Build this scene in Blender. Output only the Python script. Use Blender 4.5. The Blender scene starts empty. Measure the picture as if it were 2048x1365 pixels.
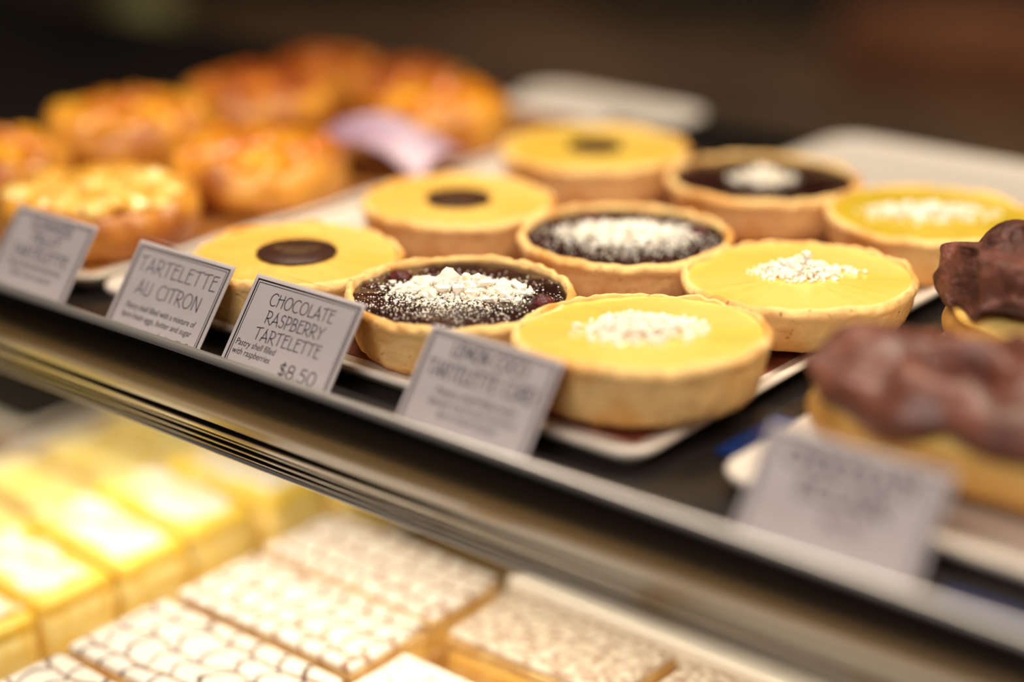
import bpy, bmesh, math, random
from mathutils import Vector, Matrix, noise as mnoise
random.seed(7)
SC=bpy.context.scene
COL=SC.collection
SC.view_settings.view_transform='Standard'
SC.view_settings.look='None'
SC.view_settings.exposure=0.0

# ---------------- materials ----------------
def mat(name, c1, c2=None, scale=60, rough=.5, metal=0, bump=0, bscale=300, coat=0, detail=4, lo=.4, hi=.6, sss=0, spec=.5, bdist=.001, pores=None):
    m=bpy.data.materials.new(name); m.use_nodes=True
    nt=m.node_tree; b=nt.nodes['Principled BSDF']
    b.inputs['Roughness'].default_value=rough; b.inputs['Metallic'].default_value=metal
    b.inputs['Coat Weight'].default_value=coat; b.inputs['Coat Roughness'].default_value=.15
    b.inputs['Specular IOR Level'].default_value=spec
    tc=nt.nodes.new('ShaderNodeTexCoord')
    if c2 is not None:
        n=nt.nodes.new('ShaderNodeTexNoise'); n.inputs['Scale'].default_value=scale; n.inputs['Detail'].default_value=detail
        nt.links.new(tc.outputs['Object'],n.inputs['Vector'])
        r=nt.nodes.new('ShaderNodeValToRGB'); r.color_ramp.elements[0].position=lo; r.color_ramp.elements[1].position=hi
        r.color_ramp.elements[0].color=(*c1,1); r.color_ramp.elements[1].color=(*c2,1)
        nt.links.new(n.outputs['Fac'],r.inputs['Fac']); out=r.outputs['Color']
        if pores:
            n3=nt.nodes.new('ShaderNodeTexNoise'); n3.inputs['Scale'].default_value=330; n3.inputs['Detail'].default_value=2
            nt.links.new(tc.outputs['Object'],n3.inputs['Vector'])
            mr=nt.nodes.new('ShaderNodeMapRange'); mr.inputs['From Min'].default_value=.66; mr.inputs['From Max'].default_value=.74
            nt.links.new(n3.outputs['Fac'],mr.inputs['Value'])
            mx=nt.nodes.new('ShaderNodeMix'); mx.data_type='RGBA'; nt.links.new(mr.outputs['Result'],mx.inputs['Factor'])
            nt.links.new(out,mx.inputs[6]); mx.inputs[7].default_value=(*pores,1); out=mx.outputs[2]
        nt.links.new(out,b.inputs['Base Color'])
    else:
        b.inputs['Base Color'].default_value=(*c1,1)
    if bump:
        n2=nt.nodes.new('ShaderNodeTexNoise'); n2.inputs['Scale'].default_value=bscale; n2.inputs['Detail'].default_value=5
        nt.links.new(tc.outputs['Object'],n2.inputs['Vector'])
        bp=nt.nodes.new('ShaderNodeBump'); bp.inputs['Strength'].default_value=bump; bp.inputs['Distance'].default_value=bdist
        nt.links.new(n2.outputs['Fac'],bp.inputs['Height']); nt.links.new(bp.outputs['Normal'],b.inputs['Normal'])
    if sss:
        b.inputs['Subsurface Weight'].default_value=sss; b.inputs['Subsurface Radius'].default_value=(.004,.002,.001); b.inputs['Subsurface Scale'].default_value=1
    return m
M={}
M['crust']=mat('shortcrust',(.74,.35,.085),(.95,.62,.25),42,.8,bump=.8,bscale=220,lo=.38,hi=.56,sss=.15,bdist=.0014,pores=(.44,.18,.045),spec=.25)
M['lemon']=mat('lemon_curd',(.97,.57,.11),(.99,.64,.17),22,.22,coat=.25,sss=.2,spec=.45)
M['lime']=mat('lime_curd',(.66,.46,.03),(.76,.54,.07),25,.22,coat=.3,sss=.1)
M['pale']=mat('pale_lemon_curd',(.84,.54,.07),(.89,.60,.12),25,.3,coat=.2,sss=.1)
M['choc']=mat('dark_ganache',(.020,.006,.005),(.044,.013,.010),60,.22,coat=.25,bump=.4,bscale=120,bdist=.0012,spec=.35)
M['chocdisc']=mat('chocolate_disc',(.055,.020,.012),None,rough=.36,spec=.45)
M['gold']=mat('gold_print',(.45,.30,.12),None,rough=.4)
M['crumb']=mat('white_crumb',(.92,.83,.68),(.96,.92,.84),200,.85,sss=.1)
M['rasp']=mat('raspberry',(.07,.010,.011),(.13,.020,.020),150,.4,bump=.8,bscale=350,bdist=.002)
M['porc']=mat('white_porcelain',(.82,.74,.65),None,rough=.25,coat=.2)
M['deck']=mat('shade_brown_deck',(.24,.15,.06),(.30,.19,.08),10,.45)  # deck tone darkened so gaps between the cakes read as shadow
M['liner']=mat('brown_tray_mat',(.20,.05,.025),(.28,.08,.04),80,.5)
M['amberliner']=mat('amber_glazed_mat',(.24,.085,.018),(.44,.18,.04),50,.4)
M['shademat']=mat('tray_shade',(.025,.018,.013),None,rough=.6)  # painted shade for the tray inside under the shelf
M['shelf']=mat('dark_shelf_surface',(.017,.014,.013),None,rough=.22)
M['card']=mat('grey_paper_card',(.76,.68,.655),(.80,.72,.695),40,.7,spec=.2)
M['ink']=mat('black_ink',(.03,.024,.03),None,rough=.7,spec=.1)
M['redink']=mat('dark_red_ink',(.25,.04,.03),None,rough=.7,spec=.1)
M['blue']=mat('blue_reflection',(.006,.028,.14),None,rough=.35)  # colour of the blue reflections on the shelf
M['wood']=mat('dark_wood',(.020,.013,.008),(.085,.048,.026),2.6,.6)
M['brown']=mat('brown_wood',(.16,.060,.024),(.27,.105,.042),5,.7)
M['khaki']=mat('khaki_ceramic',(.42,.40,.17),None,rough=.6)
M['wall']=mat('dark_wall',(.030,.021,.015),(.05,.034,.022),2,.8)
M['wallf']=mat('mottled_shop_wall',(.03,.027,.026),(.20,.165,.13),1.6,.8,lo=.42,hi=.62)
M['floor']=mat('dark_floor',(.025,.020,.018),(.08,.062,.046),1.5,.5)
M['ceil']=mat('ceiling_paint',(.34,.29,.24),None,rough=.9)
M['danish']=mat('baked_pastry',(.38,.10,.010),(.80,.36,.045),35,.42,coat=.3,bump=.5,bscale=200,bdist=.002)
M['apricot']=mat('glazed_apricot',(.60,.17,.007),(.93,.45,.03),45,.22,coat=.6,bump=.4,bscale=90,bdist=.004)
M['redfruit']=mat('glazed_red_fruit',(.30,.055,.005),(.62,.19,.014),45,.3,coat=.3)
M['golden']=mat('golden_fruit',(.84,.38,.03),(.97,.70,.20),60,.22,coat=.6)
M['lilac']=mat('lilac_paper',(.40,.27,.38),(.66,.50,.60),30,.45)
M['choux']=mat('choux_pastry',(.46,.21,.045),(.70,.38,.09),45,.6,bump=.5,bscale=200)
M['cream']=mat('custard_cream',(.86,.52,.12),(.93,.65,.21),60,.45,sss=.2)
M['fondant']=mat('chocolate_fondant',(.085,.024,.014),(.19,.066,.042),45,.42,coat=.12,bump=.6,bscale=75,bdist=.004,spec=.4)
M['roughchoc']=mat('rough_chocolate',(.055,.015,.010),(.16,.053,.035),80,.5,bump=1,bscale=130,bdist=.005,spec=.35)
M['sponge']=mat('lemon_sponge',(.92,.64,.14),(.98,.82,.34),90,.8,bump=.5,bscale=400,sss=.2)
M['almond']=mat('almond_sponge',(.42,.28,.07),(.68,.49,.17),60,.8,bump=.5,bscale=300)
M['lemlay']=mat('lemon_layer',(.96,.64,.06),(.98,.72,.13),50,.45,sss=.2)
M['sugar']=mat('icing_sugar',(.96,.72,.25),(.95,.88,.78),55,.85,lo=.36,hi=.54)
M['puff']=mat('puff_layer',(.66,.38,.12),(.90,.64,.28),120,.7,bump=.8,bscale=500)
M['coco']=mat('coconut_topping',(.70,.55,.40),(.95,.89,.80),380,.9,bump=1,bscale=500,lo=.34,hi=.46)
M['cocoa']=mat('cocoa_dust',(.40,.24,.15),(.86,.74,.60),260,.9,bump=.8,bscale=500,lo=.36,hi=.60)
M['rubber']=mat('black_plastic',(.015,.015,.016),None,rough=.3)
M['steelplain']=mat('dull_steel',(.3,.28,.26),None,rough=.4,metal=1)
M['rail_highlight']=mat('highlight_steel',(.58,.55,.53),None,rough=.32,metal=.8)  # paler steel that paints highlights along the rail edges
def brushed():
    m=bpy.data.materials.new('brushed_steel'); m.use_nodes=True; nt=m.node_tree; b=nt.nodes['Principled BSDF']
    b.inputs['Base Color'].default_value=(.40,.385,.37,1); b.inputs['Metallic'].default_value=1
    tc=nt.nodes.new('ShaderNodeTexCoord'); mp=nt.nodes.new('ShaderNodeMapping'); mp.inputs['Scale'].default_value=(3,300,300)
    n=nt.nodes.new('ShaderNodeTexNoise'); n.inputs['Scale'].default_value=1; n.inputs['Detail'].default_value=2
    nt.links.new(tc.outputs['Object'],mp.inputs['Vector']); nt.links.new(mp.outputs['Vector'],n.inputs['Vector'])
    mr=nt.nodes.new('ShaderNodeMapRange'); mr.inputs['To Min'].default_value=.16; mr.inputs['To Max'].default_value=.21
    nt.links.new(n.outputs['Fac'],mr.inputs['Value']); nt.links.new(mr.outputs['Result'],b.inputs['Roughness'])
    return m
M['steel']=brushed()
def acrylic():
    m=bpy.data.materials.new('clear_acrylic'); m.use_nodes=True; nt=m.node_tree; nt.nodes.clear()
    o=nt.nodes.new('ShaderNodeOutputMaterial'); mx=nt.nodes.new('ShaderNodeMixShader'); t=nt.nodes.new('ShaderNodeBsdfTransparent')
    t.inputs['Color'].default_value=(.985,.985,.99,1); g=nt.nodes.new('ShaderNodeBsdfGlossy'); g.inputs['Roughness'].default_value=.1
    f=nt.nodes.new('ShaderNodeFresnel'); f.inputs['IOR'].default_value=1.16
    nt.links.new(f.outputs[0],mx.inputs[0]); nt.links.new(t.outputs[0],mx.inputs[1]); nt.links.new(g.outputs[0],mx.inputs[2]); nt.links.new(mx.outputs[0],o.inputs[0])
    return m
M['acrylic']=acrylic()
def icing(nm,linecol,crosscol,wd,per):
    m=bpy.data.materials.new(nm); m.use_nodes=True; nt=m.node_tree; b=nt.nodes['Principled BSDF']; b.inputs['Roughness'].default_value=.5
    N=nt.nodes.new; L=nt.links.new
    tc=N('ShaderNodeTexCoord'); n=N('ShaderNodeTexNoise'); n.inputs['Scale'].default_value=30; n.inputs['Detail'].default_value=1
    L(tc.outputs['Object'],n.inputs['Vector'])
    sub=N('ShaderNodeVectorMath'); sub.operation='SUBTRACT'; L(n.outputs['Color'],sub.inputs[0]); sub.inputs[1].default_value=(.5,.5,.5)
    sc=N('ShaderNodeVectorMath'); sc.operation='SCALE'; L(sub.outputs[0],sc.inputs[0]); sc.inputs['Scale'].default_value=.020
    ad=N('ShaderNodeVectorMath'); ad.operation='ADD'; L(tc.outputs['Object'],ad.inputs[0]); L(sc.outputs[0],ad.inputs[1])
    sp=N('ShaderNodeSeparateXYZ'); L(ad.outputs[0],sp.inputs[0])
    pp0=N('ShaderNodeMath'); pp0.operation='PINGPONG'; L(sp.outputs['Y'],pp0.inputs[0]); pp0.inputs[1].default_value=per
    sn=N('ShaderNodeMath'); sn.operation='MULTIPLY'; L(pp0.outputs[0],sn.inputs[0]); sn.inputs[1].default_value=3.14159/per
    si=N('ShaderNodeMath'); si.operation='SINE'; L(sn.outputs[0],si.inputs[0])
    sm=N('ShaderNodeMath'); sm.operation='MULTIPLY'; L(si.outputs[0],sm.inputs[0]); sm.inputs[1].default_value=.0050
    xa=N('ShaderNodeMath'); xa.operation='ADD'; L(sp.outputs['X'],xa.inputs[0]); L(sm.outputs[0],xa.inputs[1])
    def line(src,per,w):
        pp=N('ShaderNodeMath'); pp.operation='PINGPONG'; L(src,pp.inputs[0]); pp.inputs[1].default_value=per/2
        mr=N('ShaderNodeMapRange'); mr.inputs['From Min'].default_value=w*.5; mr.inputs['From Max'].default_value=w; L(pp.outputs[0],mr.inputs['Value']); return mr.outputs[0]
    a=line(xa.outputs[0],per,wd); c=line(sp.outputs['Y'],per*1.15,wd*.9)
    n2=N('ShaderNodeTexNoise'); n2.inputs['Scale'].default_value=90; L(tc.outputs['Object'],n2.inputs['Vector'])
    r0=N('ShaderNodeMix'); r0.data_type='RGBA'; L(n2.outputs['Fac'],r0.inputs['Factor']); r0.inputs[6].default_value=(.95,.89,.82,1); r0.inputs[7].default_value=(.90,.80,.68,1)
    r1=N('ShaderNodeMix'); r1.data_type='RGBA'; L(c,r1.inputs['Factor']); r1.inputs[6].default_value=(*crosscol,1); L(r0.outputs[2],r1.inputs[7])
    r=N('ShaderNodeMix'); r.data_type='RGBA'; L(a,r.inputs['Factor']); r.inputs[6].default_value=(*linecol,1); L(r1.outputs[2],r.inputs[7])
    L(r.outputs[2],b.inputs['Base Color'])
    return m
M['icing']=icing('lattice_icing',(.34,.16,.08),(.46,.25,.14),.0016,.0138)
M['icingdark']=icing('dark_lattice_icing',(.10,.04,.025),(.28,.14,.08),.0014,.0150)

# ---------------- helpers ----------------
def mesh_obj(name, verts, faces, material, parent=None, smooth=True, loc=(0,0,0)):
    me=bpy.data.meshes.new(name); me.from_pydata(verts,[],faces); me.update()
    me.materials.append(material)
    if smooth:
        for p in me.polygons: p.use_smooth=True
    o=bpy.data.objects.new(name,me); COL.objects.link(o); o.location=loc
    if parent: o.parent=parent
    return o
def fixn(o):
    bm=bmesh.new(); bm.from_mesh(o.data); bmesh.ops.recalc_face_normals(bm,faces=bm.faces); bm.to_mesh(o.data); bm.free()
def thing(name,label,cat,loc,group=None,rot=(0,0,0)):
    e=bpy.data.objects.new(name,None); e.empty_display_size=.01; COL.objects.link(e); e.location=loc; e.rotation_euler=rot
    e['label']=label; e['category']=cat
    if group: e['group']=group
    return e
def tag(o,label,cat,group=None):
    o['label']=label; o['category']=cat
    if group: o['group']=group
    return o
def lathe(name,prof,material,parent=None,seg=72,jr=0,jz=0,seed=0,loc=(0,0,0)):
    rnd=random.Random(seed); ph=[rnd.uniform(0,6.28) for _ in range(8)]
    vs=[];fs=[]; n=len(prof)
    rings=[]
    for (r,z) in prof:
        if r<1e-6:
            rings.append([len(vs)]); vs.append((0,0,z)); continue
        ring=[]
        for k in range(seg):
            a=2*math.pi*k/seg
            w=sum(math.sin((i+2)*a+ph[i])/(i+2) for i in range(4))
            w2=sum(math.sin((i*3+3)*a+ph[i+4])/(i+1.5) for i in range(4))
            nz=mnoise.noise(Vector((math.cos(a)*6+seed,math.sin(a)*6,z*120)))+.6*mnoise.noise(Vector((math.cos(a)*17+seed,math.sin(a)*17,z*300)))
            rr=r+jr*(w*.6+nz*.9)*(1 if r>.01 else 0); zz=z+(jz*(w2*.5+nz) if z>.002 else 0)
            ring.append(len(vs)); vs.append((rr*math.cos(a),rr*math.sin(a),zz))
        rings.append(ring)
    for i in range(n-1):
        a,b=rings[i],rings[i+1]
        if len(a)==1 and len(b)==1: continue
        for k in range(seg):
            k2=(k+1)%seg
            if len(a)==1: fs.append((a[0],b[k],b[k2]))
            elif len(b)==1: fs.append((a[k],a[k2],b[0]))
            else: fs.append((a[k],a[k2],b[k2],b[k]))
    o=mesh_obj(name,vs,fs,material,parent,loc=loc); fixn(o); return o
bmI=bmesh.new(); bmesh.ops.create_icosphere(bmI,subdivisions=1,radius=1); ICOV=[v.co.copy() for v in bmI.verts]; ICOF=[[v.index for v in f.verts] for f in bmI.faces]; bmI.free()
bmI=bmesh.new(); bmesh.ops.create_icosphere(bmI,subdivisions=3,radius=1); ICO3V=[v.co.copy() for v in bmI.verts]; ICO3F=[[v.index for v in f.verts] for f in bmI.faces]; bmI.free()
def blobs(name,items,material,parent=None,rnd=random,rough=.35,smooth=False,hi=False,loc=(0,0,0)):
    V=ICO3V if hi else ICOV; Fc=ICO3F if hi else ICOF
    vs=[];fs=[]
    for (x,y,z,rx,ry,rz) in items:
        b=len(vs); a=rnd.uniform(0,6.28); ca,sa=math.cos(a),math.sin(a)
        off=Vector((rnd.uniform(0,50),rnd.uniform(0,50),0))
        for v in V:
            k=(1+rough*mnoise.noise(v*1.5+off)) if hi else (1+rnd.uniform(-rough,rough))
            px,py,pz=v.x*rx*k,v.y*ry*k,v.z*rz*k
            vs.append((x+px*ca-py*sa,y+px*sa+py*ca,z+pz))
        fs+= [[i+b for i in f] for f in Fc]
    return mesh_obj(name,vs,fs,material,parent,smooth=smooth,loc=loc)
def box(name,w,d,h,material,parent=None,loc=(0,0,0),bev=.002,seg=2,jit=0,base=True,rot=None,sub=0):
    bm=bmesh.new(); bmesh.ops.create_cube(bm,size=1)
    for v in bm.verts: v.co=Vector((v.co.x*w,v.co.y*d,(v.co.z+.5)*h if base else v.co.z*h))
    if bev: bmesh.ops.bevel(bm,geom=bm.edges[:],offset=bev,segments=seg,affect='EDGES',profile=.5)
    if sub:
        bmesh.ops.subdivide_edges(bm,edges=[e for e in bm.edges if e.calc_length()>w/4],cuts=sub,use_grid_fill=True)
    if jit:
        off=Vector((random.uniform(0,90),random.uniform(0,90),0))
        for v in bm.verts:
            nn=mnoise.noise_vector(v.co*60+off); v.co+=Vector((nn.x,nn.y,nn.z*.4))*jit
    me=bpy.data.meshes.new(name); bm.to_mesh(me); bm.free(); me.materials.append(material)
    for p in me.polygons: p.use_smooth=True
    o=bpy.data.objects.new(name,me); COL.objects.link(o); o.location=loc
    if parent: o.parent=parent
    if rot: o.rotation_euler=rot
    if hasattr(me,'set_sharp_from_angle'): me.set_sharp_from_angle(angle=math.radians(50))
    return o
def rrect(w,d,r,n=6):
    pts=[]
    for cx,cy,a0 in ((w/2-r,d/2-r,0),(-w/2+r,d/2-r,90),(-w/2+r,-d/2+r,180),(w/2-r,-d/2+r,270)):
        for k in range(n+1):
            a=math.radians(a0+90*k/n); pts.append((cx+r*math.cos(a),cy+r*math.sin(a)))
    return pts
def tray(x0,x1,y0,y1,z,label,material,group='serving trays',r=.012,k=1.0,liner=None):
    cx,cy=(x0+x1)/2,(y0+y1)/2; w,d=x1-x0,y1-y0
    e=thing('serving_tray',label,'tray',(cx,cy,z),group)
    rings=[(.008,0),(.0015,.0052*k),(0,.0072*k),(.001,.0085*k),(.003,.0085*k),(.0055,.0065*k),(.009,.0055*k)]
    vs=[];fs=[];R=[]
    for ins,zz in rings:
        p=rrect(w-2*ins,d-2*ins,max(r-ins,.003)); R.append(list(range(len(vs),len(vs)+len(p)))); vs+=[(a,b,zz) for a,b in p]
    for i in range(len(R)-1):
        n=len(R[i])
        for q in range(n): fs.append((R[i][q],R[i][(q+1)%n],R[i+1][(q+1)%n],R[i+1][q]))
    fs.append(tuple(reversed(R[0]))); fs.append(tuple(R[-1]))
    o=mesh_obj('tray_dish',vs,fs,material,e); fixn(o)
    if liner:
        a0,a1,mm=liner
        box('tray_mat',a1-a0,d-.026,.0006,mm,e,loc=((a0+a1)/2-cx,0,.0053*k),bev=0)
    return e

# ---------------- room ----------------
def struct(name,w,d,h,loc,m):
    o=box(name,w,d,h,m,bev=0,loc=loc); o['kind']='structure'; return o
struct('floor',7,6.4,.1,(0,0,-1.1),M['floor'])
struct('ceiling',7,6.4,.1,(0,0,1.8),M['ceil'])
struct('wall_back',7,.1,2.8,(0,3.15,-1.0),M['wall'])
struct('wall_front',7,.1,2.8,(0,-3.15,-1.0),M['wallf'])
struct('wall_left',.1,6.2,2.8,(-3.45,0,-1.0),M['wallf'])
struct('wall_right',.1,6.2,2.8,(3.45,0,-1.0),M['wallf'])

bc=thing('back_counter','low dark wooden work counter behind the display case','counter',(-1.2,1.85,-1.0))
box('counter_body',3.6,1.5,.53,M['wood'],bc,bev=.004)
box('counter_top',3.7,1.56,.03,M['wood'],bc,loc=(0,0,.531),bev=.006)
cz=-.4385
for (x,y,r,s) in ((-.95,2.35,.3,.7),(-.33,2.10,-.25,.6)):
    crate=thing('wooden_crate','brown wooden crate standing on the dark counter','crate',(x,y,cz),'crates on the counter',rot=(0,0,r))
    box('crate_base',.55*s,.3,.02,M['brown'],crate,bev=.002)
    for sx,sy,w,d in ((0,.142,.55,.015),(0,-.142,.55,.015),(.267,0,.015,.27),(-.267,0,.015,.27)):
        box('crate_side',w*s,d,.10,M['brown'],crate,loc=(sx*s,sy,.02),bev=.002)
can=lathe('storage_jar',[(0,0),(.05,0),(.055,.01),(.055,.16),(.05,.18),(.035,.19),(.035,.20),(.04,.205),(0,.21)],M['khaki'],loc=(-2.00,1.38,cz))
tag(can,'khaki ceramic storage jar on the dark counter','jar')

# ---------------- display case ----------------
case=thing('display_case','pastry display case with dark base and lower deck browned as shade in the gaps','display case',(-.25,.02,-1.0))
box('case_base',2.1,.74,.80,M['wood'],case,bev=.004)
box('lower_deck',2.14,.78,.02,M['deck'],case,loc=(0,0,.801),bev=.003)
DECK=-1+.8211
for sx in (-1.2,.72):
    for sy in (.25,-.12):
        po=box('support_post',.02,.02,.1744,M['steelplain'],loc=(sx,sy,DECK+.0001),bev=.002); tag(po,'steel post carrying the upper display shelf','post','shelf posts')
shelf=thing('display_shelf','dark upper display shelf with brushed steel front rail','shelf',(-.25,0,0))
box('shelf_board',2.1,.452,.004,M['shelf'],shelf,loc=(0,.062,-.0042),bev=.0006)
prof=[(-.1650,-.0045),(-.1650,.0086),(-.1698,.0086),(-.1701,.0075),(-.1703,.004),(-.1703,.000),(-.1702,-.004),(-.1698,-.008),(-.1691,-.0115),(-.1681,-.0148),(-.1670,-.0170)]
def ridge(y,z,n=6,dy=.0016,dz=.0036,b=.0010):
    out=[]
    for i in range(1,n+1):
        t=i/n; out.append((y+dy*t-b*math.sin(t*math.pi),z-dz*t))
    return out
yy,zz=-.1670,-.0170
for q,dz in enumerate((.0052,.0024,.0036,.0030)):
    rr=ridge(yy,zz,dz=dz,b=.0011 if q!=1 else .0006); prof+=rr; yy,zz=rr[-1]
prof+=[(yy+.0005,zz-.0005),(yy+.0075,zz-.0005),(yy+.0075,-.0045)]
def extrude_prof(name,prof,m,ang=42):
    vs=[];fs=[];n=len(prof);NX=24
    for i in range(NX+1):
        x=-1.05+2.1*i/NX
        vs.extend([(x,a,b) for a,b in prof])
    for i in range(NX):
        for k in range(n): fs.append((i*n+k,i*n+(k+1)%n,(i+1)*n+(k+1)%n,(i+1)*n+k))
    fs.append(tuple(range(n))); fs.append(tuple(reversed(range(NX*n,NX*n+n))))
    o=mesh_obj(name,vs,fs,m,shelf); fixn(o); o.data.set_sharp_from_angle(angle=math.radians(ang)); return o
rail=extrude_prof('front_rail',prof,M['steel']); rail['label']='brushed steel grooved rail'
cap=[(-.1648,.0085),(-.1648,.0094),(-.1653,.0101),(-.1662,.0106),(-.1674,.0109),(-.1685,.0107),(-.1693,.0102),(-.1699,.0095),(-.1700,.0085)]  # separate paler strip paints the highlight on the rail lip
rc=extrude_prof('rail_edge_highlight',cap,M['rail_highlight']); rc['label']='rounded steel edge coloured pale as its highlight'
by,bz=yy,zz-.0005
bead=[(by+.0002+.0010*math.cos(a),bz-.0008+.0010*math.sin(a)) for a in [i*math.pi/6 for i in range(12)]]
extrude_prof('highlight_bead',bead,M['rail_highlight'],ang=80)  # pale bead added as a highlight along the rail's lower edge

tray(-.166,.108,-.139,.166,0,'white porcelain tray holding rows of round tarts',M['porc'],liner=(-.125,.098,M['liner']))
tray(.131,.42,-.132,.16,0,'white porcelain tray holding chocolate glazed eclairs',M['porc'])
tray(-.385,-.171,-.139,.236,0,'white porcelain tray holding glazed fruit pastries',M['porc'],liner=(-.373,-.183,M['amberliner']))
tray(-.055,.30,.190,.284,0,'empty white porcelain tray behind the tarts',M['porc'],r=.02)
tray(-.26,-.135,.240,.285,0,'small white porcelain tray near the fruit pastries',M['porc'],r=.02)
for (x,y,w,d) in ((.1195,-.085,.009,.04),(.262,-.148,.09,.008)):  # added strips imitate blue light reflected in the shelf
    bs=box('reflection_strip',w,d,.0015,M['blue'],loc=(x,y,-.0001),bev=.0003); tag(bs,'painted blue reflection on the dark shelf','strip','blue reflection strips on the shelf')

# ---------------- tarts ----------------
def gauss_pile(rnd,n,sx,sy,hmax,size,ang=0,z0=0):
    it=[]; ca,sa=math.cos(ang),math.sin(ang)
    off=rnd.uniform(0,100)
    for _ in range(n):
        gx,gy=rnd.gauss(0,.5),rnd.gauss(0,.5)
        d=math.hypot(gx,gy)
        if d>1.25: continue
        lump=.65+.9*mnoise.noise(Vector((gx*2.2+off,gy*2.2,0)))
        if lump<.3 and rnd.random()<.6: continue
        s=size*rnd.choice([.35,.5,.6,.8,1,1.3])
        z=z0+rnd.random()*hmax*max(0,1-d*1.0)*max(.2,lump+.35)+s*.4
        x,y=gx*sx,gy*sy
        it.append((x*ca-y*sa,x*sa+y*ca,z,s*rnd.uniform(.8,1.4),s*rnd.uniform(.7,1.1),s*rnd.uniform(.6,1)))
    return it
def tart(kind,loc,D,label,topping,rot=(0,0,0),seed=0,H=.0222,dr=.014):
    R=D/2; rnd=random.Random(seed)
    e=thing('tartlet',label,'tart',loc,'round tartlets on the white tray',rot=rot)
    Rb=R-.0042
    tk=.0036 if kind=='choc' else .0033
    lathe('tart_crust',[(0,0),(Rb*.6,0),(Rb-.006,0),(Rb-.003,.0005),(Rb-.0008,.0020),(Rb+.0004,.0045),(Rb+.0018,H*.42),(Rb+.0030,H*.68),(R-.0006,H-.0045),(R+.0002,H-.0032),(R,H-.0020),(R-.0006,H-.0009),(R-.0016,H-.0002),(R-.0024,H),(R-tk+.0005,H-.0009),(R-tk,H-.003),(R-tk-.0006,H-.006),(0,H-.006)],M['crust'],e,seg=200,jr=.0010,jz=.0010,seed=seed)
    fz=H-.0013 if kind!='choc' else H-.0022
    Rf=R-tk+.0006
    fm={'lemon':M['lemon'],'choc':M['choc'],'lime':M['lime'],'pale':M['pale']}[kind]
    lathe('tart_filling',[(0,fz+.0002),(Rf*.15,fz+.0002),(Rf*.3,fz+.0002),(Rf*.45,fz+.0002),(Rf*.6,fz+.0001),(Rf*.75,fz+.0001),(Rf*.9,fz),(Rf*.97,fz+.0002),(Rf,fz+.0001),(Rf-.0002,fz-.003),(0,fz-.003)],fm,e,seg=96,jr=.0004,jz=.0004 if kind=='choc' else .00022,seed=seed+3)
    zt=fz+.0002
    if topping=='disc':
        r=dr
        d=lathe('chocolate_disc',[(0,0),(r-.0003,0),(r,.0003),(r,.0012),(r-.0004,.0015),(0,.0015)],M['chocdisc'],e,seg=64,loc=(0,0,zt)); d['label']='dark round chocolate disc'
        pts=[];fs=[]
        for j,(amp,yy,ln) in enumerate(((.0014,.0015,.018),(.0006,-.0030,.010))):
            NN=50; b=len(pts)
            for i in range(NN+1):
                t=i/NN; x=-ln/2+ln*t; y=yy+amp*math.sin(t*34)*(.6+.4*math.sin(t*9))
                pts+= [(x,y-.00030,.0017),(x,y+.00030,.0017)]
            fs+=[(b+2*i,b+2*i+2,b+2*i+3,b+2*i+1) for i in range(NN)]
        q=mesh_obj('gold_ornament',pts,fs,M['gold'],d,smooth=False); q.rotation_euler=(0,0,.65)
    elif topping:
        its=[]
        for (n,sx,sy,hm,sz,ang,ox,oy) in topping:
            for t in gauss_pile(rnd,n,sx,sy,hm,sz,ang,zt): its.append((t[0]+ox,t[1]+oy)+t[2:])
        its=[t for t in its if math.hypot(t[0],t[1])<Rf-.001]
        c=blobs('crumb_topping',its,M['crumb'],e,rnd,rough=.42); c['kind']='stuff'; c['label']='loose white crumbs and powder'
    if kind=='choc' and seed!=2:
        for (ox,oy) in ((.020,.024),(-.026,.010)) if seed%2==0 else ((.030,.012),(-.030,.000)):
            g=blobs('raspberry',[(ox,oy,fz+.0004,.0042,.0038,.0026)],M['rasp'],e,rnd,rough=.3,smooth=True,hi=True)
    return e
Z0=.0060; Q=.66
tart('pale',(-.093,.108,Z0),.091,'pale lemon tart with a round dark chocolate disc','disc',seed=1,H=.0235,dr=.0135)
tart('choc',(-.003,.116,Z0),.088,'dark chocolate tart topped with a small white crumb heap',[(400,.013,.009,.007,.0011,Q,0,0)],seed=2)
tart('lime',(.083,.111,Z0),.0885,'greenish yellow tart scattered with white crumbs',[(500,.026,.012,.003,.0010,Q,-.002,0),(250,.028,.015,.001,.0006,Q,0,0)],seed=3)
tart('lemon',(-.087,.000,Z0),.085,'lemon tart with a dark chocolate disc in its centre','disc',seed=4,dr=.0143)
tart('choc',(0,.004,Z0),.0885,'chocolate raspberry tart thickly dusted with white crumbs',[(1300,.026,.017,.004,.0008,Q,-.001,.003),(2400,.034,.028,.0003,.00034,Q,0,0),(180,.020,.013,.005,.0018,Q,0,.002)],seed=6)
tart('lemon',(.083,.002,.0098),.090,'lemon tart with a crisp browned crust and white crumb heap',[(900,.016,.011,.006,.0009,Q,-.002,.003),(110,.010,.008,.006,.0014,Q,.000,.005),(40,.010,.004,.002,.0011,Q,.009,.012)],rot=(0,-.02,0),seed=5,H=.0187)
tart('lemon',(-.086,-.099,Z0),.084,'lemon tart with a printed chocolate disc beside the signs','disc',seed=8,dr=.0160)
tart('choc',(-.0055,-.0935,Z0),.0865,'chocolate raspberry tart covered in white crumble pieces',[(1500,.024,.014,.005,.0008,Q,-.003,.001),(3000,.036,.027,.0003,.00030,Q,.000,-.004),(130,.022,.011,.006,.0024,Q,-.002,.003),(120,.014,.007,.003,.0013,Q,.012,.006)],seed=11)
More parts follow.
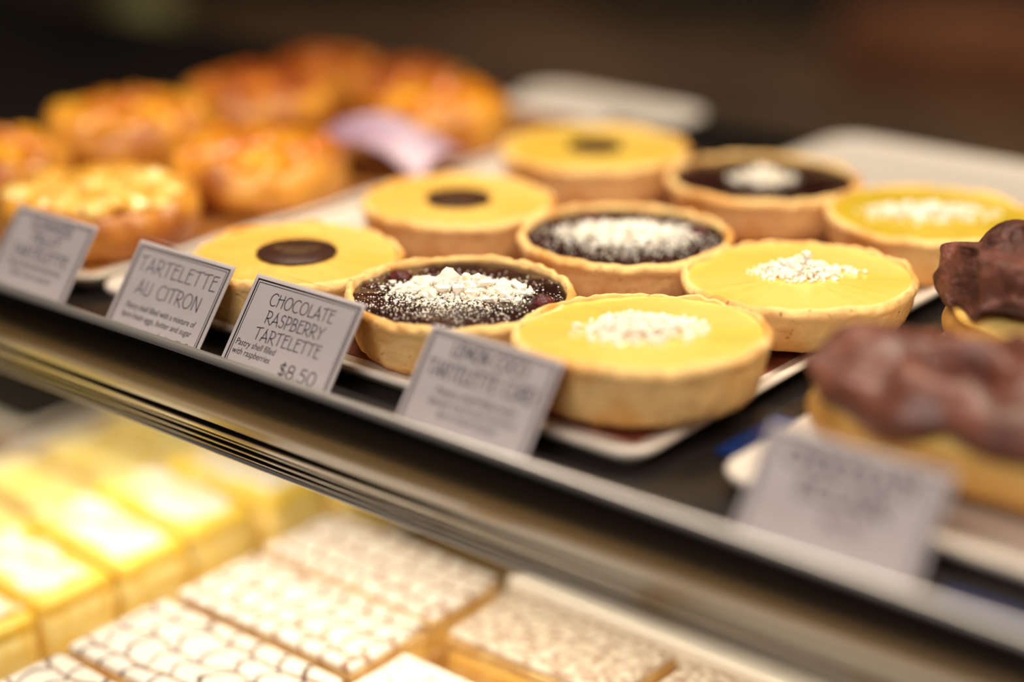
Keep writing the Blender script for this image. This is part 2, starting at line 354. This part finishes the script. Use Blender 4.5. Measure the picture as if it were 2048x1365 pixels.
tart('lemon',(.0765,-.092,.0084),.0898,'lemon tart with white crumbs resting on the tray rim',[(2000,.020,.016,.006,.0008,Q,-.001,.001)],rot=(-.02,-.055,0),seed=9,H=.0228)

# ---------------- signs ----------------
def arc(cx,cy,rx,ry,a0,a1,n=14):
    return [(cx+rx*math.cos(math.radians(a0+(a1-a0)*i/n)),cy+ry*math.sin(math.radians(a0+(a1-a0)*i/n))) for i in range(n+1)]
GL={
'A':(.56,[[(-.02,-.02),(.12,.35),(.30,1.06)],[(.24,.95),(.44,.4),(.58,-.04)],[(.02,.24),(.54,.32)]]),
'B':(.46,[[(.05,0),(.05,1)],[(-.02,1)]+arc(.2,.78,.2,.22,90,-90)+[(.05,.56)],[(.05,.56)]+arc(.2,.28,.26,.28,90,-90)+[(-.02,0)]]),
'C':(.58,[arc(.36,.5,.36,.52,50,310,22)]),
'D':(.56,[[(.05,0),(.05,1)],[(0,1)]+arc(.14,.5,.42,.5,90,-90,20)+[(0,0)]]),
'E':(.42,[[(.44,1.03),(.05,1),(.05,0),(.46,.03)],[(.05,.66),(.38,.71)]]),
'F':(.40,[[(.42,1),(.05,1),(.05,0)],[(.05,.62),(.34,.64)]]),
'H':(.54,[[(.04,0),(.04,1)],[(.50,1.02),(.50,-.02)],[(-.04,.64),(.54,.70)]]),
'I':(.10,[[(.05,0),(.05,1)]]),
'L':(.40,[[(.05,1),(.05,0),(.46,.04)]]),
'M':(.72,[[(0,0),(.10,1),(.36,.25),(.62,1),(.72,0)]]),
'N':(.56,[[(.04,0),(.04,1.03),(.52,-.04),(.52,1)]]),
'O':(.66,[arc(.33,.5,.33,.52,0,360,28)]),
'P':(.44,[[(.05,-.04),(.05,1)],[(-.04,1.02)]+arc(.2,.70,.26,.31,90,-90)+[(.03,.36)]]),
'R':(.50,[[(.05,0),(.05,1)],[(-.04,1.02)]+arc(.2,.72,.26,.29,90,-90)+[(.05,.42)],[(.14,.43),(.56,-.08)]]),
'S':(.40,[arc(.22,.76,.18,.25,40,250,14)+arc(.20,.26,.20,.27,75,-150,16)]),
'T':(.50,[[(.25,0),(.25,1)],[(-.06,.95),(.10,.99),(.25,1),(.56,1.06)]]),
'U':(.54,[[(.04,1)]+arc(.27,.28,.23,.30,180,360)+[(.50,1)]]),
'Y':(.52,[[(0,1),(.27,.5),(.54,1.03)],[(.27,.5),(.25,0)]]),
'$':(.44,[arc(.24,.72,.18,.2,40,250,14)+arc(.22,.30,.20,.22,75,-150,16),[(.23,1.08),(.23,-.06)]]),
'8':(.46,[arc(.23,.74,.19,.26,0,360,20),arc(.23,.25,.23,.26,0,360,20)]),
'5':(.44,[[(.40,1),(.10,1),(.06,.58)]+arc(.18,.30,.24,.31,100,-140,16)]),
'6':(.46,[[(.36,1.0),(.10,.55)]+arc(.23,.28,.21,.29,150,-210,22)]),
'0':(.50,[arc(.25,.5,.25,.52,0,360,24)]),
'.':(.10,[[(.03,0),(.07,.04)]]),
' ':(.30,[])}
def stroke_text(s,cap,width,t,align='CENTER'):
    x=0; segs=[]
    for ch in s:
        w,pl=GL[ch]
        for p in pl: segs.append([(px+x,py) for px,py in p])
        x+=w+.15
    tot=x-.15; kx=width/tot; off=-width/2 if align=='CENTER' else 0
    vs=[];fs=[]
    for p in segs:
        q=[Vector((a*kx+off,b*cap,0)) for a,b in p]
        for a,b in zip(q[:-1],q[1:]):
            d=b-a
            if d.length<1e-7: continue
            d.normalize(); nrm=Vector((-d.y,d.x,0))*t/2; e=d*t*.35
            k=len(vs); vs+= [a-e+nrm,a-e-nrm,b+e-nrm,b+e+nrm]; fs.append((k,k+1,k+2,k+3))
    me=bpy.data.meshes.new('card_lettering'); me.from_pydata([tuple(v) for v in vs],[],fs); me.update(); return me
def text_mesh(s,size,w=None,align='CENTER'):
    c=bpy.data.curves.new('t','FONT'); c.body=s; c.size=size; c.align_x=align; c.resolution_u=3; c.shear=.15
    o=bpy.data.objects.new('t',c); COL.objects.link(o)
    bpy.context.view_layer.update()
    dg=bpy.context.evaluated_depsgraph_get(); me=bpy.data.meshes.new_from_object(o.evaluated_get(dg))
    bpy.data.objects.remove(o)
    xs=[v.co.x for v in me.vertices]
    ww=max(xs)-min(xs); k=(w/ww) if w else 1
    for v in me.vertices: v.co.x*=k
    return me
TH=math.radians(36.5)
def sign(x0,x1,label,lines,tk=.00042):
    w=x1-x0; h=.0392; cx=(x0+x1)/2
    e=thing('price_sign',label,'sign',(cx,-.1626,.0022),'price signs along the shelf rail',rot=(math.pi/2-TH,0,0))
    box('paper_card',w,h,.0004,M['card'],e,loc=(0,h/2-.0,0),bev=0)
    box('clear_holder',w+.005,h+.003,.0006,M['acrylic'],e,loc=(0,h/2+.0003,.0009),bev=0)
    vs=[];fs=[]
    for ins,t in ((.0016,.00060),(.0028,.00030)):
        X=w/2-ins; Y0=ins; Y1=h-ins
        for (a,bb,c,d) in ((-X,Y1-t,X,Y1),(-X,Y0,X,Y0+t),(-X,Y0,-X+t,Y1),(X-t,Y0,X,Y1)):
            k=len(vs); vs+=[(a,bb,.00048),(c,bb,.00048),(c,d,.00048),(a,d,.00048)]; fs.append((k,k+1,k+2,k+3))
    mesh_obj('card_border',vs,fs,M['ink'],e,smooth=False)
    for (s,size,ww,x,y,al) in lines:
        if s.upper()==s: me=stroke_text(s,size,ww,tk if '$' not in s else .00045,al)
        else: me=text_mesh(s,size,ww,al)
        me.materials.clear(); me.materials.append(M['redink'] if s=='$6.50' else M['ink'])
        o=bpy.data.objects.new('card_lettering',me); COL.objects.link(o); o.parent=e; o.location=(x,y,.0005)
    box('holder_foot',w+.005,.006,.0012,M['rubber'],e,loc=(0,.001,-.0014),bev=.0002)
    return e
C='CENTER';Lf='LEFT'
sign(-.0645,-.0090,'clear holder with grey card for chocolate raspberry tartelette',[
 ('CHOCOLATE',.0046,.032,0,.0290,C),('RASPBERRY',.0046,.029,.0,.0222,C),('TARTELETTE',.0046,.033,0,.0154,C),
 ('Pastry shell filled',.0036,.0205,-.0240,.0117,Lf),('with raspberries',.0036,.0195,-.0240,.0083,Lf),('$8.50',.0048,.0180,.0015,.0055,Lf)],tk=.00038)
sign(-.1310,-.0765,'clear holder with grey card for lemon tartelette',[
 ('TARTELETTE',.0058,.044,0,.0275,C),('AU CITRON',.0056,.036,0,.0184,C),
 ('Pastry shell filled with a mixture of',.0036,.040,0,.0122,C),('farm fresh eggs, butter and sugar',.0036,.040,0,.0084,C),('$8.50',.0050,.020,.002,.0004,Lf)],tk=.0004)
sign(-.2096,-.1575,'clear holder with grey card for summer fruit tartelette',[
 ('SUMMER',.0042,.026,0,.0310,C),('FRUIT',.0042,.018,0,.0250,C),('TARTELETTE',.0042,.036,0,.0188,C),('Pastry shell with fresh fruit',.0034,.034,0,.0145,C),('filled with custard',.0034,.026,0,.0105,C)],tk=.0005)
sign(.0225,.0790,'clear holder with grey card for lemon coconut tartelette',[
 ('LEMON COCO',.0045,.032,0,.0305,C),('TARTELETTE CURD',.0052,.046,0,.0225,C),
 ('Pastry shell filled with',.0038,.034,.001,.0168,C),('lemon curd and coconut',.0038,.037,.001,.0130,C),('farm fresh butter',.0038,.026,.001,.0092,C)],tk=.00055)
sign(.1563,.2155,'clear holder with grey card for chocolate eclair',[
 ('CHOCOLATE',.0050,.042,0,.0290,C),('ECLAIR',.0050,.028,0,.0210,C),('$6.50',.0045,.012,.003,.0135,C)],tk=.0009)

# ---------------- eclairs ----------------
def capsule(name,L,W,H,z0,material,parent,zmin=-1,infl=0,lump=.0015,seed=0,wav=0,NU=80,NV=40,fr=55,dent=None):
    vs=[];fs=[]
    off=Vector((seed*7.3,seed*3.1,0))
    a0=math.asin(max(-1,zmin)) 
    for i in range(NU+1):
        u=-1+2*i/NU
        env=(1-abs(u)**3.2)**.5 if abs(u)<1 else 0
        env=max(env,.02)
        for k in range(NV+1):
            if zmin<=-1: a=-math.pi/2+2*math.pi*k/NV
            else:
                w=wav*mnoise.noise(Vector((u*4,0 if k<NV/2 else 9,seed)))
                s=a0+w; a=s+(math.pi-2*s)*k/NV
            x=u*(L/2+infl); y=math.cos(a)*(W/2+infl)*env; z=z0+math.sin(a)*(H/2+infl)*env
            nn=mnoise.noise_vector(Vector((x,y,z))*fr+off)*lump
            if dent:
                q=((x-dent[0])/dent[2])**2+((y-dent[1])/dent[3])**2
                z-=dent[4]*math.exp(-q)
            vs.append((x+nn.x,y+nn.y,z+nn.z))
    for i in range(NU):
        for k in range(NV):
            a=i*(NV+1)+k; fs.append((a,a+1,a+NV+2,a+NV+1))
    o=mesh_obj(name,vs,fs,material,parent); fixn(o)
    return o
def eclair(loc,rot,label,seed,L=.118,W=.046,bumpy=.0022,k=1,fr=55,gh=1,gm='fondant',dent=None,zm=-.05):
    e=thing('eclair',label,'eclair',loc,'chocolate eclairs on the tray',rot=(0,0,rot))
    d2=(dent[0],dent[1],dent[2],dent[3],dent[4]*.95) if dent else None
    capsule('choux_shell',L,W,.024*k,.0125*k,M['choux'],e,lump=.001,seed=seed)
    capsule('cream_filling',L*.98,W*.98,.010*k,.0180*k,M['cream'],e,lump=.0025,seed=seed+2,dent=d2)
    g=capsule('chocolate_glaze',L*1.03,W*1.05,.028*k*gh,.0225*k,M[gm],e,zmin=zm,lump=bumpy,seed=seed+4,wav=.35,fr=fr,dent=dent)
    sm=g.modifiers.new('thick','SOLIDIFY'); sm.thickness=.0018; sm.offset=-1
    return e
eclair((.202,-.083,.0062),-.02,'chocolate glazed eclair with a dark hollow in its top',1,L=.126,W=.060,bumpy=.0062,k=1.14,fr=58,gh=1.15,dent=(-.010,-.012,.011,.0055,.020),zm=-.12)
eclair((.198,.019,.0062),.02,'tall lumpy chocolate eclair with pale choux shell',3,L=.122,W=.066,bumpy=.007,k=1.28,fr=85,gh=1.4,gm='roughchoc')
eclair((.345,-.07,.0062),.05,'chocolate glazed eclair at the tray end',4)

# ---------------- fruit pastries ----------------
def pastry(loc,R,label,fruit,seed,H=.026):
    rnd=random.Random(seed)
    e=thing('fruit_pastry',label,'pastry',(loc[0],loc[1],.0062),'glazed fruit pastries on the tray',rot=(0,0,rnd.uniform(0,3)))
    lathe('pastry_shell',[(0,0),(R*.88,0),(R*.95,.002),(R*.98,H*.3),(R*.98,H*.6),(R*.93,H*.9),(R*.84,H),(R*.78,H*.9),(R*.6,H*.8),(0,H*.75)],M['danish'],e,seg=64,jr=.0015,jz=.004,seed=seed)
    its=[]
    for q in range(34):
        a=q*2.4; d=R*.76*math.sqrt((q+.5)/34)
        its.append((d*math.cos(a),d*math.sin(a),H*.80+.006*(1-d/R)+rnd.uniform(0,.003),rnd.uniform(.007,.010),rnd.uniform(.006,.009),rnd.uniform(.004,.006)))
    f=blobs('fruit_topping',its,fruit,e,rnd,rough=.3,smooth=True,hi=True); f['kind']='stuff'
    return e
G,Ap,Rd=M['golden'],M['apricot'],M['redfruit']
pl=[((-.2192,-.091),.0452,G),((-.2192,.003),.0452,Ap),((-.313,-.091),.0452,Ap),((-.3135,.003),.0452,Ap),
 ((-.3135,.097),.0452,Rd),((-.2130,.131),.0395,Ap),((-.2755,.174),.0335,Rd),((-.348,.180),.0325,Rd)]
lab={G:'golden glazed fruit tart with shiny yellow topping',Ap:'orange glazed apricot pastry with browned shell',Rd:'dark amber glazed fruit pastry with browned shell'}
for i,(p,r,f) in enumerate(pl): pastry(p,r,lab[f],f,20+i,H=(.022,.022,.027,.027,.026,.026,.022,.018)[i])
vs=[];fs=[];NN=14
for i in range(NN+1):
    for j in range(NN+1):
        x=-.040+.080*i/NN; y=-.020+.040*j/NN
        vs.append((x,y,.018+.012*math.sin(i/NN*3.1)+.004*mnoise.noise(Vector((x*50,y*50,1)))-.010*abs(2*j/NN-1)**2))
for i in range(NN):
    for j in range(NN):
        a=i*(NN+1)+j; fs.append((a,a+1,a+NN+2,a+NN+1))
pp=mesh_obj('paper_sheet',vs,fs,M['lilac'],loc=(-.195,.070,.005)); tag(pp,'folded lilac paper sheet lying between the pastries','paper')
pp.modifiers.new('t','SOLIDIFY').thickness=.0004

# ---------------- lower deck ----------------
tz=DECK
tray(-.40,-.160,-.26,.10,tz,'white porcelain tray of lemon slices',M['porc'],group='lower trays',liner=(-.39,-.17,M['almond']))
tray(-.154,.26,-.26,.017,tz,'white porcelain tray of iced custard slices',M['porc'],group='lower trays')
tray(-.70,-.405,-.02,.20,tz,'white porcelain tray with its shaded inside painted dark',M['porc'],group='lower trays',k=1.6,liner=(-.69,-.415,M['shademat']))  # dark sheet stands for the shade inside this tray
cz=tz+.0060
def lemon_bar(x,y,rot,label,w=.10,d=.0395,kind='lemon'):
    e=thing('lemon_slice' if kind=='lemon' else 'almond_slice',label,'cake',(x,y,cz),'lemon slices on the lower tray' if kind=='lemon' else 'almond slices on the lower tray',rot=(0,0,rot))
    if kind=='lemon':
        box('sponge_base',w,d,.030,M['sponge'],e,bev=.004,seg=3,jit=.0015,sub=3)
        box('lemon_layer',w*.995,d*1.0,.0090,M['lemlay'],e,loc=(0,0,.0295),bev=.004,seg=3,jit=.0015,sub=3)
        box('sugar_topping',w*.80,d*.70,.0022,M['sugar'],e,loc=(0,0,.0378),bev=.0010,jit=.006,sub=6)
    else:
        box('sponge_base',w,d,.014,M['almond'],e,bev=.003,jit=.002,sub=3)
        box('almond_topping',w*.9,d*.9,.004,M['sponge'],e,loc=(0,0,.0138),bev=.0015,jit=.002,sub=4)
for i in range(7):
    y=.072-.0440*i
    w=.096 if i<2 else .080
    x=(-.217 if i<2 else -.221)+random.uniform(-.004,.004)
    lemon_bar(x,y,random.uniform(-.04,.04),'yellow lemon slice with white sugar topping',w=w)
for i in range(6):
    lemon_bar(-.318+random.uniform(-.003,.003),.020-.0442*i,random.uniform(-.06,.06),'flat golden brown almond slice',w=.092,d=.036,kind='almond')
def mille(x,y,w,d,label,top):
    e=thing('custard_slice',label,'cake',(x,y,cz),'custard slices on the lower tray',rot=(0,0,random.uniform(-.02,.02)))
    z=0
    for nm,h,m,k in (('puff_layer',.006,M['puff'],1),('custard_layer',.010,M['cream'],.985),('puff_layer',.005,M['puff'],1),('custard_layer',.010,M['cream'],.985),('puff_layer',.005,M['puff'],1)):
        box(nm,w*k,d*k,h,m,e,loc=(0,0,z),bev=.0012,jit=.0007,sub=3); z+=h-.0002
    box('icing_top',w*.995,d*.99,.0035,M[top],e,loc=(0,0,z),bev=.0017,jit=.0008,sub=3)
    return e
ic='custard slice with white icing and brown lattice lines'
mille(-.0925,-.1555,.109,.053,ic,'icingdark')
mille(-.0905,-.2140,.109,.053,ic,'icingdark')
mille(-.0940,-.0985,.105,.048,ic,'icing')
mille(-.0960,-.0460,.105,.046,ic,'icing')
mille(.013,-.122,.095,.050,'custard slice covered with white coconut flakes','coco')
mille(.015,-.180,.100,.050,'custard slice covered with white coconut flakes','coco')
mille(.010,-.050,.086,.046,'cream slice dusted with pale cocoa powder','cocoa')
mille(.112,-.118,.080,.050,'custard slice covered with white coconut flakes','coco')
mille(.103,-.050,.086,.046,'cream slice dusted with pale cocoa powder','cocoa')
ri=box('display_riser',.295,.028,.040,M['porc'],loc=(.1045,-.0085,cz-.0003),bev=.004,seg=4); tag(ri,'white glazed display riser behind the slices','riser')

# ---------------- camera ----------------
p=math.atan(1316/3500)
cd=bpy.data.cameras.new('camera'); cam=bpy.data.objects.new('camera',cd); COL.objects.link(cam)
cam.location=(.3977,-.5573,.2386)
cd.sensor_width=36; cd.lens=3500/2048*36; cd.clip_start=.01
cam.rotation_euler=(math.pi/2-p,0,math.atan2(.775,-.632)-math.pi/2)
cd.dof.use_dof=True; cd.dof.focus_distance=.645; cd.dof.aperture_fstop=1.8
SC.camera=cam

# ---------------- lights ----------------
def area(name,loc,rot,sx,sy,power,col,spread=180):
    l=bpy.data.lights.new(name,'AREA'); l.shape='RECTANGLE'; l.size=sx; l.size_y=sy; l.energy=power; l.color=col; l.spread=math.radians(spread)
    o=bpy.data.objects.new(name,l); COL.objects.link(o); o.location=loc; o.rotation_euler=rot; return o
area('case_top_light',(.08,.0,.48),(math.radians(-8),0,0),.80,.12,4.8,(1,.86,.67))
area('under_shelf_light',(-.2,-.10,-.012),(math.radians(-12),0,0),1.6,.03,2.15,(1,.88,.66))
area('sign_fill_light',(.5,-1.8,1.5),(math.radians(48),0,0),1.4,1.0,34,(1,.90,.82))  # unseen fill added in front to brighten the signs
area('back_fill_light',(-1.0,2.0,1.5),(math.radians(8),0,0),2.8,.4,15,(1,.76,.50),spread=85)  # unseen fill added to lift the dim background
w=bpy.data.worlds.new('world'); SC.world=w; w.use_nodes=True; w.node_tree.nodes['Background'].inputs[0].default_value=(.9,.75,.6,1); w.node_tree.nodes['Background'].inputs[1].default_value=.15
